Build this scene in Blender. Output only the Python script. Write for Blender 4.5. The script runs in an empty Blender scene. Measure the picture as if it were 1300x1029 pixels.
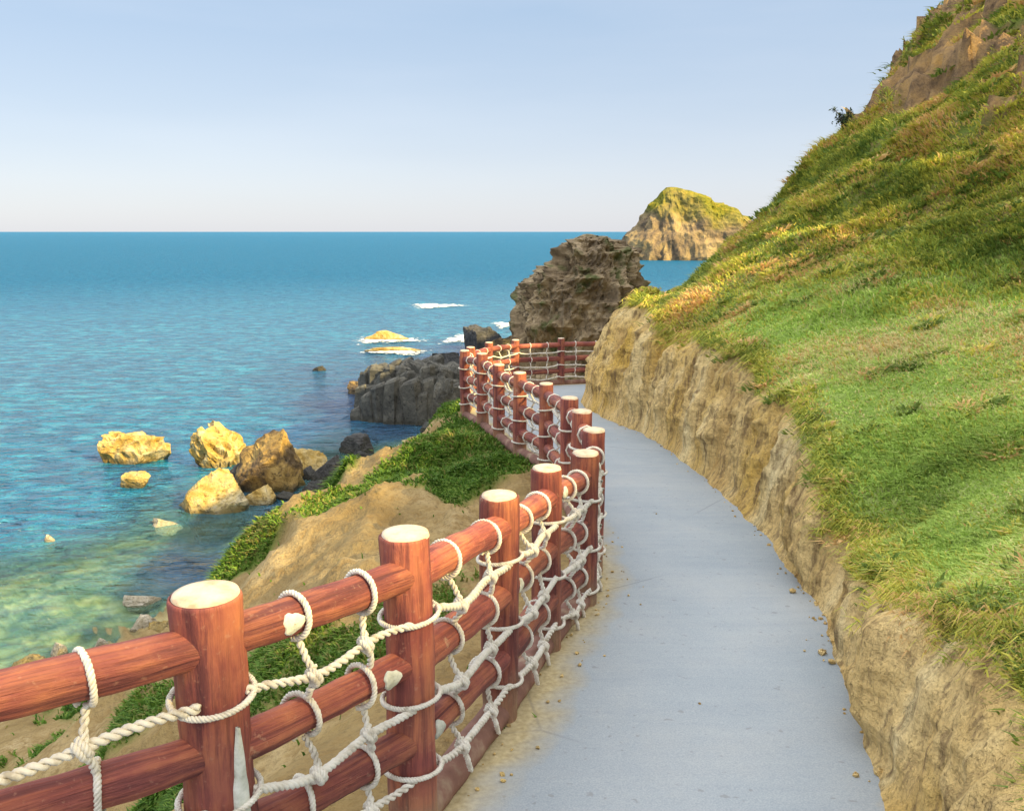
import bpy, math, random
import numpy as np
from mathutils import Vector
random.seed(7); RNG = np.random.default_rng(11)
C = bpy.context.scene.collection
SC = bpy.context.scene
EYE = 14.0                      # eye height above the sea, metres; path level is about two metres below the eye
FPX = 1100.0                    # focal length in photo pixels (1300 wide)
PITCH = math.atan(220.5 / FPX)
cP, sP = math.cos(PITCH), math.sin(PITCH)

def at(x, y, Y):
    """point of the place at forward distance Y seen at photo pixel x, y (survey helper)"""
    u = (x - 650) / FPX; v = (514.5 - y) / FPX
    d = np.array([u, cP + v * sP, -sP + v * cP])
    return d / d[1] * Y + np.array([0, 0, EYE])
def on_water(x, y, z=0.0):
    u = (x - 650) / FPX; v = (514.5 - y) / FPX
    d = np.array([u, cP + v * sP, -sP + v * cP])
    return d * ((z - EYE) / d[2]) + np.array([0, 0, EYE])

SUN_EL, SUN_AZ = math.radians(32), math.radians(122)     # azimuth from +Y towards +X: low, right of and behind the camera
SX, SY, SZ = math.sin(SUN_AZ) * math.cos(SUN_EL), math.cos(SUN_AZ) * math.cos(SUN_EL), math.sin(SUN_EL)

# ------------------------------------------------------------------ noise
def _h(ix, iy, iz, seed):
    n = (ix.astype(np.int64) * 374761393 + iy.astype(np.int64) * 668265263 + iz.astype(np.int64) * 2147483647 + seed * 1274126177) & 0xffffffff
    n = ((n ^ (n >> 13)) * 1274126177) & 0xffffffff
    n = n ^ (n >> 16)
    return (n & 0xffffff) / float(0xffffff) * 2 - 1
def vnoise(P, seed=0):
    P = np.asarray(P, float); i = np.floor(P); f = P - i; u = f * f * f * (f * (f * 6 - 15) + 10)
    i = i.astype(np.int64); r = 0
    for a in (0, 1):
        wx = u[:, 0] if a else 1 - u[:, 0]
        for b in (0, 1):
            wy = u[:, 1] if b else 1 - u[:, 1]
            for c in (0, 1):
                wz = u[:, 2] if c else 1 - u[:, 2]
                r = r + wx * wy * wz * _h(i[:, 0] + a, i[:, 1] + b, i[:, 2] + c, seed)
    return r
def fbm(P, oct=4, seed=0, gain=.5, lac=2.03):
    P = np.asarray(P, float); a = 1.0; s = 0; t = 0
    for k in range(oct):
        s = s + a * vnoise(P, seed + k * 17); t += a; a *= gain; P = P * lac + 3.7
    return s / t
def ridged(P, oct=4, seed=0):
    P = np.asarray(P, float); a = 1.0; s = 0; t = 0
    for k in range(oct):
        s = s + a * (1 - np.abs(vnoise(P, seed + k * 17)) * 2); t += a; a *= .5; P = P * 2.03 + 1.3
    return s / t
def sm(a, b, x):
    t = np.clip((np.asarray(x, float) - a) / (b - a), 0, 1); return t * t * (3 - 2 * t)

class TPS:
    """smooth terrain through surveyed spot heights"""
    def __init__(s, pts, lam=.02):
        p = np.array(pts, float); s.xy = p[:, :2]; n = len(p)
        K = s.k(s.xy[:, None] - s.xy[None]) + lam * np.eye(n)
        P = np.c_[np.ones(n), s.xy]; A = np.zeros((n + 3, n + 3)); A[:n, :n] = K; A[:n, n:] = P; A[n:, :n] = P.T
        s.w = np.linalg.solve(A, np.r_[p[:, 2], 0, 0, 0])
    def k(s, d):
        r = np.sqrt((d ** 2).sum(-1) + .05); return -r      # kernel close to linear: no overshoot
    def __call__(s, X, Y):
        sh = np.shape(X); q = np.c_[np.ravel(X), np.ravel(Y)]; out = np.empty(len(q)); n = len(s.xy)
        for a in range(0, len(q), 20000):
            b = q[a:a + 20000]; out[a:a + 20000] = s.k(b[:, None] - s.xy[None]) @ s.w[:n] + s.w[n] + b @ s.w[n + 1:]
        return out.reshape(sh)

# ------------------------------------------------------------------ object helpers
def tag(o, label=None, cat=None, group=None, kind=None):
    for k, v in (('label', label), ('category', cat), ('group', group), ('kind', kind)):
        if v: o[k] = v
    return o
def empty(name, loc=(0, 0, 0), rz=0):
    o = bpy.data.objects.new(name, None); C.objects.link(o); o.location = loc; o.rotation_euler.z = rz; o.empty_display_size = .1
    return o
def link(name, me, mat=None, parent=None, smooth=True):
    o = bpy.data.objects.new(name, me); C.objects.link(o)
    if mat: me.materials.append(mat)
    if parent is not None: o.parent = parent
    if smooth: me.shade_smooth()
    else: me.shade_flat()
    return o
def mesh_np(name, V, quads=None, tris=None, attrs=None):
    V = np.asarray(V, np.float32); me = bpy.data.meshes.new(name)
    me.vertices.add(len(V)); me.vertices.foreach_set('co', V.ravel())
    q = np.zeros((0, 4), np.int32) if quads is None else np.asarray(quads, np.int32)
    t = np.zeros((0, 3), np.int32) if tris is None else np.asarray(tris, np.int32)
    li = np.r_[q.ravel(), t.ravel()]; me.loops.add(len(li)); me.loops.foreach_set('vertex_index', li.astype(np.int32))
    ls = np.r_[np.arange(len(q)) * 4, len(q) * 4 + np.arange(len(t)) * 3]; me.polygons.add(len(ls)); me.polygons.foreach_set('loop_start', ls.astype(np.int32))
    for k, v in (attrs or {}).items():
        a = me.attributes.new(k, 'FLOAT', 'POINT'); a.data.foreach_set('value', np.asarray(v, np.float32))
    me.update(calc_edges=True); me.validate()
    return me
def grid_quads(n, m, wrap=False):
    i, j = np.meshgrid(np.arange(n - 1), np.arange(m if wrap else m - 1), indexing='ij'); j2 = (j + 1) % m
    return np.stack([i * m + j, i * m + j2, (i + 1) * m + j2, (i + 1) * m + j], -1).reshape(-1, 4)
class MB:
    def __init__(s): s.V = []; s.Q = []; s.T = []; s.n = 0; s.A = []
    def add(s, V, Q=None, T=None, a=0.0):
        V = np.asarray(V, float); s.V.append(V)
        if Q is not None and len(Q): s.Q.append(np.asarray(Q) + s.n)
        if T is not None and len(T): s.T.append(np.asarray(T) + s.n)
        s.A.append(np.full(len(V), a)); s.n += len(V)
    def tube(s, P, r, sides=8, caps=True, a=0.0):
        P = np.asarray(P, float); n = len(P); r = np.broadcast_to(np.asarray(r, float), (n,))
        T = np.gradient(P, axis=0); T /= np.linalg.norm(T, axis=1)[:, None] + 1e-12
        up = np.array([0, 0, 1.]) if abs(T[0, 2]) < .9 else np.array([1., 0, 0])
        N = np.empty_like(P); v = np.cross(T[0], up); v /= np.linalg.norm(v); N[0] = v
        for i in range(1, n):
            v = N[i - 1] - T[i] * (N[i - 1] @ T[i]); N[i] = v / (np.linalg.norm(v) + 1e-12)
        B = np.cross(T, N); th = np.arange(sides) / sides * 2 * math.pi
        V = P[:, None] + r[:, None, None] * (np.cos(th)[None, :, None] * N[:, None] + np.sin(th)[None, :, None] * B[:, None])
        V = V.reshape(-1, 3); Q = grid_quads(n, sides, True); Tt = []
        if caps:
            V = np.r_[V, P[:1], P[-1:]]; c0 = n * sides
            for j in range(sides):
                k = (j + 1) % sides; Tt += [(c0, k, j), (c0 + 1, (n - 1) * sides + j, (n - 1) * sides + k)]
        s.add(V, Q, Tt, a)
    def mesh(s, name, attr=None):
        return mesh_np(name, np.concatenate(s.V), np.concatenate(s.Q) if s.Q else None, np.concatenate(s.T) if s.T else None, {attr: np.concatenate(s.A)} if attr else None)
    grain = None
    def build(s, name, mat, parent=None, smooth=True, attr=None):
        me = s.mesh(name, attr)
        if s.grain is not None: me.attributes.new('grain', 'FLOAT_VECTOR', 'POINT').data.foreach_set('vector', s.grain.astype(np.float32).ravel())
        return link(name, me, mat, parent, smooth)
def resample(P, step):
    P = np.asarray(P, float); d = np.r_[0, np.cumsum(np.linalg.norm(np.diff(P, axis=0), axis=1))]
    n = max(2, int(d[-1] / step) + 1); t = np.linspace(0, d[-1], n)
    return np.stack([np.interp(t, d, P[:, k]) for k in range(P.shape[1])], 1)
def catmull(P, per=12):
    P = np.asarray(P, float); Q = np.r_[[2 * P[0] - P[1]], P, [2 * P[-1] - P[-2]]]; out = []
    for i in range(1, len(Q) - 2):
        for t in np.arange(per) / per:
            a, b, c, d = Q[i - 1], Q[i], Q[i + 1], Q[i + 2]
            out.append(.5 * (2 * b + (c - a) * t + (2 * a - 5 * b + 4 * c - d) * t * t + (3 * b - a - 3 * c + d) * t ** 3))
    out.append(P[-1]); return np.array(out)

# ------------------------------------------------------------------ materials
class Mat:
    def __init__(s, name, rough=.9, spec=.3):
        s.m = bpy.data.materials.new(name); s.m.use_nodes = True; s.nt = s.m.node_tree; s.n = s.nt.nodes
        s.b = s.n['Principled BSDF']; s.b.inputs['Roughness'].default_value = rough; s.b.inputs['Specular IOR Level'].default_value = spec
        s.co = s.n.new('ShaderNodeTexCoord').outputs['Object']
    def L(s, a, b): s.nt.links.new(a, b)
    def val(s, sock, v):
        if isinstance(v, bpy.types.NodeSocket): s.L(v, sock)
        elif isinstance(v, tuple) and len(v) == 3 and sock.type == 'RGBA': sock.default_value = (*v, 1)
        else: sock.default_value = v
    def vec(s, scale, src=None, rot=(0, 0, 0)):
        n = s.n.new('ShaderNodeMapping'); s.L(src or s.co, n.inputs[0]); n.inputs['Scale'].default_value = scale; n.inputs['Rotation'].default_value = rot; return n.outputs[0]
    def noise(s, scale, detail=4, vec=None, rough=.55, dist=0):
        n = s.n.new('ShaderNodeTexNoise'); s.L(vec or s.co, n.inputs['Vector']); n.inputs['Scale'].default_value = scale
        n.inputs['Detail'].default_value = detail; n.inputs['Roughness'].default_value = rough; n.inputs['Distortion'].default_value = dist; return n.outputs['Fac']
    def voro(s, scale, vec=None, feature='F1', out='Distance'):
        n = s.n.new('ShaderNodeTexVoronoi'); n.feature = feature; s.L(vec or s.co, n.inputs['Vector']); n.inputs['Scale'].default_value = scale; return n.outputs[out]
    def ramp(s, fac, stops):
        n = s.n.new('ShaderNodeValToRGB'); s.L(fac, n.inputs[0]); e = n.color_ramp.elements
        while len(e) < len(stops): e.new(.5)
        for k, (p, c) in enumerate(stops):
            e[k].position = p; c = (c, c, c) if isinstance(c, (int, float)) else c; e[k].color = (*c, 1)
        return n.outputs[0]
    def mix(s, f, a, b, mode='MIX'):
        n = s.n.new('ShaderNodeMix'); n.data_type = 'RGBA'; n.blend_type = mode; s.val(n.inputs[0], f); s.val(n.inputs[6], a); s.val(n.inputs[7], b); return n.outputs[2]
    def math(s, op, a, b=None, clamp=False):
        n = s.n.new('ShaderNodeMath'); n.operation = op; n.use_clamp = clamp; s.val(n.inputs[0], a)
        if b is not None: s.val(n.inputs[1], b)
        return n.outputs[0]
    def attr(s, name):
        n = s.n.new('ShaderNodeAttribute'); n.attribute_name = name; return n.outputs['Fac']
    def sep(s, k):
        n = s.n.new('ShaderNodeSeparateXYZ'); s.L(s.co, n.inputs[0]); return n.outputs[k]
    def objrand(s): return s.n.new('ShaderNodeObjectInfo').outputs['Random']
    def bump(s, h, strength=.5, dist=.02, chain=None):
        n = s.n.new('ShaderNodeBump'); s.L(h, n.inputs['Height']); n.inputs['Strength'].default_value = strength; n.inputs['Distance'].default_value = dist
        if chain is not None: s.L(chain, n.inputs['Normal'])
        s.L(n.outputs[0], s.b.inputs['Normal']); return n.outputs[0]
    def color(s, c): s.val(s.b.inputs['Base Color'], c); return s

def m_path():
    m = Mat('brushed_concrete', .85, .25)
    u = m.attr('u')                                       # 0 at the fence side, 1 at the bank
    st = m.noise(1, 6, m.vec((.9, 9, 1), rot=(0, 0, .08)), .65, .6)
    base = m.ramp(m.noise(1.3, 5), [(.25, (.24, .29, .32)), (.5, (.315, .365, .395)), (.75, (.385, .43, .45))])
    c = m.mix(.55, base, m.ramp(st, [(.3, (.23, .27, .305)), (.7, (.385, .42, .43))]))
    c = m.mix(.5, c, m.ramp(m.noise(.55, 6, rough=.7), [(.36, (.20, .265, .34)), (.5, (.31, .355, .41)), (.64, (.42, .43, .44))]))
    c = m.mix(.35, c, m.ramp(m.noise(150, 2), [(.3, (.19, .215, .23)), (.7, (.43, .45, .455))]))
    spot = m.ramp(m.noise(26, 2, rough=.3), [(.25, 1), (.3, 0)])
    c = m.mix(m.math('MULTIPLY', spot, .5), c, (.2, .2, .2))
    wob = m.math('ADD', u, m.math('MULTIPLY', m.math('SUBTRACT', m.noise(2.2, 5), .5), .24))
    sand = m.ramp(wob, [(.085, 1), (.2, 0)]); sand2 = m.ramp(wob, [(.93, 0), (1.0, 1)])
    sandc = m.ramp(m.noise(40, 4), [(.3, (.34, .27, .14)), (.7, (.52, .43, .25))])
    c = m.mix(m.math('MAXIMUM', sand, m.math('MULTIPLY', sand2, .9)), c, sandc)
    ck = m.voro(.42, m.vec((1, 1, 1), m.mix(.12, m.co, m.n.new('ShaderNodeTexNoise').outputs['Color'])), 'DISTANCE_TO_EDGE'); c = m.mix(m.math('MULTIPLY', m.ramp(ck, [(.0015, .4), (.004, 0)]), m.ramp(m.noise(.6, 3), [(.48, 0), (.6, 1)])), c, (.12, .12, .115))
    m.color(c); m.bump(m.noise(120, 3), .2, .003, m.bump(st, .10, .004)); return m.m
def m_bank():
    m = Mat('cut_earth', .95, .1)
    v = m.vec((1, 1, .22)); n1 = m.noise(2.2, 6, v, .6, .4); n2 = m.noise(7, 6, v, .65); n3 = m.noise(30, 4)
    c = m.ramp(n1, [(.28, (.50, .31, .11)), (.45, (.71, .50, .205)), (.58, (.82, .61, .28)), (.75, (.88, .73, .41))])
    c = m.mix(m.ramp(m.noise(1.1, 4, m.vec((1, 1, .6))), [(.5, 0), (.66, .8)]), c, m.ramp(n2, [(.3, (.56, .33, .05)), (.7, (.76, .50, .11))]))
    c = m.mix(m.ramp(m.noise(1.5, 4, m.vec((1, 1, .35))), [(.62, 0), (.72, .7)]), c, m.ramp(n2, [(.3, (.16, .13, .10)), (.7, (.42, .36, .28))]))
    c = m.mix(m.ramp(n2, [(.33, .85), (.46, 0)]), c, (.17, .11, .055))
    c = m.mix(m.ramp(m.noise(16, 5, m.vec((1, 1, .14)), .7), [(.36, .7), (.48, 0)]), c, (.22, .15, .08))
    c = m.mix(m.math('MULTIPLY', m.ramp(n3, [(.35, 1), (.5, 0)]), .35), c, (.25, .17, .09))
    m.color(c); m.bump(m.noise(75, 4, rough=.7), .8, .012, m.bump(n3, .9, .04, m.bump(n2, .9, .08))); return m.m
def m_hill():
    m = Mat('turf_ground', .95, .1)
    lawn = m.attr('lawn'); rock = m.attr('rock')
    g1 = m.ramp(m.noise(1.2, 6, rough=.65), [(.28, (.26, .16, .075)), (.42, (.28, .21, .08)), (.55, (.16, .21, .04)), (.72, (.24, .28, .06))])
    g2 = m.ramp(m.noise(2.0, 6, rough=.6), [(.28, (.22, .32, .07)), (.50, (.32, .45, .10)), (.64, (.46, .50, .18)), (.74, (.60, .48, .26))])
    c = m.mix(lawn, g1, g2)
    c = m.mix(m.ramp(m.noise(.7, 5), [(.60, 0), (.70, .7)]), c, (.30, .19, .09))
    v = m.vec((1, 1, 1), rot=(.5, .6, .2)); k = m.noise(2.2, 7, v, .7)
    rc = m.ramp(k, [(.3, (.08, .055, .04)), (.44, (.26, .17, .095)), (.56, (.42, .265, .12)), (.72, (.56, .33, .10))])
    c = m.mix(rock, c, rc)
    m.color(c); m.bump(m.noise(14, 5, rough=.7), .9, .12); return m.m
def m_coast():
    m = Mat('sandy_slope_earth', .95, .1)
    n1 = m.noise(1.1, 6, rough=.6); n2 = m.noise(9, 5, rough=.65)
    c = m.ramp(n1, [(.3, (.20, .135, .055)), (.5, (.33, .235, .105)), (.7, (.43, .325, .17))])
    c = m.mix(m.ramp(n2, [(.36, .8), (.52, 0)]), c, (.24, .155, .06))
    c = m.mix(m.ramp(m.noise(2.3, 6, rough=.7), [(.50, 0), (.62, .6)]), c, (.30, .21, .085))
    gr = m.ramp(m.noise(3.2, 5), [(.3, (.07, .12, .02)), (.7, (.13, .19, .035))])
    c = m.mix(m.ramp(m.noise(22, 5, rough=.75), [(.38, .55), (.5, 0)]), c, (.17, .12, .06))
    c = m.mix(m.attr('green'), c, gr)
    wet = m.ramp(m.voro(.9), [(.1, (.72, .62, .34)), (.45, (.42, .40, .20)), (.8, (.16, .20, .12))])
    c = m.mix(m.attr('bed'), c, wet)
    m.color(c); m.bump(n2, .8, .06, m.bump(n1, .5, .2)); return m.m
def m_blades(name, a, b, c, dry):
    m = Mat(name, .7, .25); t = m.attr('tint')
    col = m.ramp(t, [(0, a), (.4, b), (.68, c), (.80, dry), (1, dry)])
    big = m.ramp(m.noise(.8, 4), [(.3, .78), (.7, 1.2)])
    m.color(m.mix(1, col, big, 'MULTIPLY'))
    m.b.inputs['Subsurface Weight'].default_value = 0
    tr = m.n.new('ShaderNodeBsdfTranslucent'); m.L(col, tr.inputs[0]); mx = m.n.new('ShaderNodeMixShader'); mx.inputs[0].default_value = .25
    m.L(m.b.outputs[0], mx.inputs[1]); m.L(tr.outputs[0], mx.inputs[2]); m.L(mx.outputs[0], m.n['Material Output'].inputs[0]); return m.m
def m_paint():
    m = Mat('red_brown_painted_log', .62, .22)
    r = m.objrand()
    n1 = m.noise(5, 5, rough=.6); ga = m.n.new('ShaderNodeAttribute'); ga.attribute_name = 'grain'; gv = ga.outputs['Vector']
    st = m.noise(14, 6, m.vec((1, 1, .10), gv), .68, .6); gr2 = m.noise(60, 4, m.vec((1, 1, .05), gv), .6); n2 = m.noise(60, 3)
    c = m.ramp(m.math('ADD', m.math('MULTIPLY', n1, .55), m.math('MULTIPLY', st, .45)), [(.28, (.12, .034, .044)), (.46, (.27, .080, .064)), (.66, (.48, .180, .090))])
    c = m.mix(m.ramp(st, [(.36, .8), (.5, 0)]), c, (.10, .034, .036))
    c = m.mix(m.ramp(gr2, [(.36, .5), (.48, 0)]), c, (.12, .04, .038))
    c = m.mix(m.ramp(m.noise(3.1, 6, rough=.75), [(.64, 0), (.68, .55)]), c, (.50, .34, .22))
    c = m.mix(m.ramp(n2, [(.62, 0), (.72, .35)]), c, (.45, .25, .17))
    c = m.mix(1, c, m.ramp(r, [(0, (.85, .85, .85)), (1, (1.15, 1.1, 1.1))]), 'MULTIPLY')
    c = m.mix(m.math('MULTIPLY', m.attr('dust'), m.ramp(n1, [(.3, .3), (.6, 1)])), c, (.34, .25, .15))
    m.color(c); m.bump(n2, .3, .004, m.bump(gr2, .7, .006, m.bump(st, .9, .018))); return m.m
def m_simple(name, stops, scale=8, rough=.85, bump=.4, bd=.01, spec=.25, vec=(1, 1, 1)):
    m = Mat(name, rough, spec); n = m.noise(scale, 5, m.vec(vec), .62); m.color(m.ramp(n, stops)); m.bump(m.noise(scale * 3, 4), bump, bd); return m.m
def m_rope():
    m = Mat('white_cotton_rope', .9, .15); c = m.ramp(m.noise(22, 4), [(.3, (.44, .39, .31)), (.46, (.70, .65, .56)), (.75, (.80, .77, .70))])
    m.color(c); m.bump(m.noise(260, 2, m.vec((1, 1, .6))), .4, .003); return m.m
def m_rock(name, stops, dark, wet=.6, scale=.8, veg=None):
    m = Mat(name, .85, .3); n1 = m.noise(scale, 7, rough=.65, dist=.5); n2 = m.noise(scale * 5, 6, rough=.7)
    c = m.ramp(n1, stops); c = m.mix(m.ramp(n2, [(.34, .85), (.46, 0)]), c, dark)
    cr = m.voro(scale * 1.6, feature='DISTANCE_TO_EDGE'); c = m.mix(m.math('MULTIPLY', m.ramp(cr, [(.0, .8), (.035, 0)]), m.ramp(n1, [(.5, 0), (.62, 1)])), c, dark)
    if veg: c = m.mix(m.ramp(m.noise(scale * 1.3, 5), [(.55, 0), (.66, .9)]), c, veg)
    z = m.n.new('ShaderNodeNewGeometry'); s = m.n.new('ShaderNodeSeparateXYZ'); m.L(z.outputs['Position'], s.inputs[0])
    w = m.ramp(m.math('ADD', m.math('MULTIPLY', s.outputs[2], .8), m.math('MULTIPLY', n2, .5)), [(.38, wet), (.68, 0)])
    c = m.mix(w, c, (.05, .045, .03)); m.color(c); m.bump(n2, .8, .12, m.bump(n1, .6, .3)); return m.m
def m_sea():
    m = Mat('sea_water', .15, .35); sh = m.attr('shallow'); far = m.attr('far')
    big = m.noise(.03, 4, m.vec((1, 2.6, 1)), .6); mid = m.noise(.30, 5, m.vec((1, 2.4, 1)), .65); fine = m.noise(.42, 6, m.vec((1, 1.8, 1), rot=(0, 0, .12)), .68, .3)
    deep = m.ramp(big, [(.3, (.002, .115, .25)), (.5, (.003, .175, .325)), (.7, (.005, .24, .385))])
    deep = m.mix(far, deep, (.007, .13, .28))
    deep = m.mix(m.math('MULTIPLY', m.ramp(mid, [(.40, .85), (.54, 0)]), m.math('SUBTRACT', 1.0, m.math('MULTIPLY', far, .5))), deep, (.006, .085, .20))
    deep = m.mix(m.ramp(fine, [(.42, .9), (.51, 0)]), deep, (.003, .085, .18))  # dark sides of the ripples put into the colour
    deep = m.mix(m.math('MULTIPLY', m.ramp(fine, [(.53, 0), (.64, .65)]), m.math('SUBTRACT', 1.0, m.math('MULTIPLY', far, .6))), deep, (.05, .31, .43))  # sky reflected on the ripples, painted as lighter blue
    shal = m.ramp(mid, [(.3, (.05, .22, .25)), (.7, (.20, .36, .27))])
    shal = m.mix(m.ramp(fine, [(.38, .8), (.54, 0)]), shal, (.03, .12, .15))
    deep = m.mix(m.attr('dark'), deep, m.ramp(fine, [(.35, (.006, .025, .085)), (.6, (.012, .07, .19))]))  # painted shade patches: water colour darkened by the mask
    m.color(m.mix(sh, deep, shal)); m.val(m.b.inputs['Roughness'], m.math('ADD', .12, m.math('MULTIPLY', far, .35)))
    m.val(m.b.inputs['Specular IOR Level'], m.math('SUBTRACT', .34, m.math('MULTIPLY', far, .27)))
    w1 = m.noise(.30, 3, m.vec((1, 1.9, 1), rot=(0, 0, .15)), .6, .3); w2 = m.noise(.95, 4, m.vec((1, 1.8, 1), rot=(0, 0, -.1)), .6, .3)
    nb = m.bump(w1, 1.0, 1.3); m.bump(w2, 1.0, .9, nb)
    tr = m.n.new('ShaderNodeBsdfTransparent'); tr.inputs[0].default_value = (.80, .95, .90, 1)
    mx = m.n.new('ShaderNodeMixShader'); m.L(m.math('MULTIPLY', sh, m.ramp(fine, [(.38, .45), (.6, .9)])), mx.inputs[0]); m.L(m.b.outputs[0], mx.inputs[1]); m.L(tr.outputs[0], mx.inputs[2])
    m.L(mx.outputs[0], m.n['Material Output'].inputs[0]); return m.m
def m_foam():
    m = Mat('sea_foam', .9, .2); m.color((.86, .88, .88))
    n = m.noise(1.1, 6, rough=.7); e = m.attr('edge')
    a = m.ramp(m.math('ADD', n, m.math('MULTIPLY', e, .45)), [(.66, 0), (.80, 1)])
    m.L(a, m.b.inputs['Alpha']); return m.m

MAT = dict(path=m_path(), bank=m_bank(), hill=m_hill(), coast=m_coast(), paint=m_paint(), rope=m_rope(), sea=m_sea(), foam=m_foam(),
    cut=m_simple('pale_cut_wood', [(.3, (.42, .31, .21)), (.5, (.60, .48, .36)), (.7, (.70, .58, .45))], 16, .85),
    bare=m_simple('bare_plaster', [(.3, (.40, .40, .33)), (.5, (.62, .62, .54)), (.7, (.80, .79, .72))], 18, .9, .6),
    kerb=m_simple('weathered_kerb_log', [(.3, (.14, .07, .055)), (.55, (.25, .13, .10)), (.75, (.42, .32, .22))], 5, .85, .6),
    stem=m_simple('dark_twig', [(.3, (.03, .025, .015)), (.7, (.07, .055, .03))], 20),
    leaf=m_simple('dark_leaf', [(.3, (.02, .035, .015)), (.7, (.05, .07, .025))], 20),
    yrock=m_rock('yellow_sea_rock', [(.3, (.28, .16, .035)), (.43, (.44, .29, .075)), (.55, (.54, .41, .18)), (.68, (.66, .57, .40))], (.09, .055, .02)),
    drock=m_rock('dark_basalt', [(.3, (.035, .034, .034)), (.5, (.07, .068, .066)), (.7, (.13, .12, .115))], (.02, .02, .02)),
    mrock=m_rock('brown_black_rock', [(.3, (.06, .042, .03)), (.44, (.14, .095, .05)), (.54, (.34, .22, .07)), (.7, (.50, .35, .13))], (.03, .025, .02)),  # dark patches also paint in the shaded face of the wedge rock
    grock=m_rock('grey_column_rock', [(.3, (.045, .043, .038)), (.5, (.105, .10, .085)), (.7, (.21, .195, .16))], (.018, .018, .018)),
    prock=m_rock('pale_shore_stone', [(.3, (.40, .33, .22)), (.5, (.62, .54, .40)), (.7, (.78, .72, .62))], (.2, .15, .08), .4, 1.4),
    srock=m_rock('brown_stack_rock', [(.3, (.075, .052, .034)), (.45, (.22, .16, .095)), (.58, (.35, .265, .16)), (.75, (.48, .38, .24))], (.04, .03, .022), .5, .42, (.085, .10, .03)),
    )
def m_head():
    m = Mat('headland_ground', .95, .1); n1 = m.noise(.09, 7, rough=.65, dist=.6); n2 = m.noise(.35, 6, rough=.7)
    rk = m.ramp(n1, [(.3, (.07, .06, .055)), (.45, (.22, .16, .10)), (.6, (.34, .25, .13)), (.75, (.46, .35, .20))])
    rk = m.mix(m.ramp(n2, [(.34, .8), (.48, 0)]), rk, (.10, .085, .075))
    gr = m.ramp(n2, [(.3, (.07, .10, .015)), (.52, (.20, .19, .025)), (.74, (.38, .28, .04))])
    m.color(m.mix(m.attr('green'), rk, gr)); m.bump(n2, .8, 1.6); return m.m
MAT['head'] = m_head()
MAT['lawn_blade'] = m_blades('short_turf_blades', (.28, .40, .075), (.44, .60, .115), (.62, .74, .20), (.78, .64, .32))
MAT['wild_blade'] = m_blades('wild_grass_blades', (.13, .20, .035), (.40, .42, .065), (.66, .60, .10), (.70, .44, .18))
MAT['slope_blade'] = m_blades('slope_plant_blades', (.05, .11, .014), (.10, .20, .024), (.18, .29, .04), (.30, .27, .08))

# ------------------------------------------------------------------ ground line: the path falls gently away from the camera
def gz(Y): return 12.2 - .078 * np.asarray(Y, float)
POSTS = [  # x, y, height of the post
    (-1.55, 1.45, 1.06), (-.778, 2.06, 1.055), (-.335, 2.64, 1.055), (-.05, 3.44, 1.0), (.18, 4.2, .965), (.42, 4.86, .925), (.53, 5.48, .965), (.53, 6.4, .97),
    (.505, 7.4, .96), (.365, 9.0, .93), (.09, 9.92, .97), (-.17, 11.0, .985), (-.42, 12.1, 1.06), (-.73, 13.2, 1.04), (-.72, 14.9, 1.0),
    (-.45, 16.6, 1.0), (.075, 18.05, .985), (1.06, 18.5, 1.0), (2.12, 18.9, 1.02), (3.3, 19.9, 1.0)]
PSC = [1.06, 1.13, 1.02] + [random.uniform(.95, 1.05) for _ in range(len(POSTS) - 3)]      # girth of each post
PB = np.array([(x, y, gz(y)) for x, y, h in POSTS]); PH = np.array([h for *_, h in POSTS])
FLINE = catmull(np.r_[[(-7., -4.5, gz(-4.5)), (-4.0, -1.2, gz(-1.2)), (-2.4, .6, gz(.6))], PB, [(6., 23.2, 10.3)]], 14)
BANKB = catmull([(.5, -9), (.75, -4), (.95, -1.), (1.05, 1.0), (1.2, 1.8), (1.37, 2.73), (1.58, 3.65), (1.84, 4.93), (1.97, 6.12), (2.0, 7.38), (2.0, 9.24), (1.83, 11.52), (1.53, 12.68),
    (1.34, 14.1), (1.30, 15.0), (1.45, 16.1), (1.95, 17.2), (2.7, 18.3), (3.6, 19.6), (5, 21.5)], 14)
BH = [(-9, .9), (-1, .75), (1.0, .72), (1.8, .69), (2.73, .70), (3.65, .50), (4.93, .50), (6.12, .76), (7.38, 1.0), (9.24, 1.30), (11.52, 1.46), (12.68, 1.58), (14.1, 1.68), (15, 1.72), (17, 1.85), (18.3, 2.0), (21.5, 2.2)]

# ------------------------------------------------------------------ path
def build_path():
    n = 420; m = 26
    Lf = FLINE[FLINE[:, 1] < 19.6]; l = resample(Lf[:, :2], .02); r = resample(BANKB[BANKB[:, 1] < 18.9], .02)
    # pair the two edges by forward distance, then by arc length beyond the bend
    a = np.linspace(0, 1, n)
    yl = np.interp(a, [0, .88, 1], [-4.5, 15.5, 19.5]); il = [np.argmin(np.abs(l[:, 1] - y)) for y in yl]
    yr = np.interp(a, [0, .88, 1], [-4.5, 15.0, 18.6]); ir = [np.argmin(np.abs(r[:, 1] - y)) for y in yr]
    A = l[il] + [-.05, 0]; B = r[ir] + [.12, 0]; t = np.linspace(0, 1, m)
    P = A[:, None] * (1 - t)[None, :, None] + B[:, None] * t[None, :, None]
    Z = gz(P[..., 1]) + .008 * fbm(np.c_[P.reshape(-1, 2) * 1.5, np.zeros(n * m)], 3, 5).reshape(n, m)
    V = np.dstack([P, Z]).reshape(-1, 3)
    o = link('path', mesh_np('path', V, grid_quads(n, m), attrs={'u': np.tile(t, n)}), MAT['path']); tag(o, 'curving grey concrete footpath between log fence and earth bank', 'path', kind='structure')
build_path()

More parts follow.
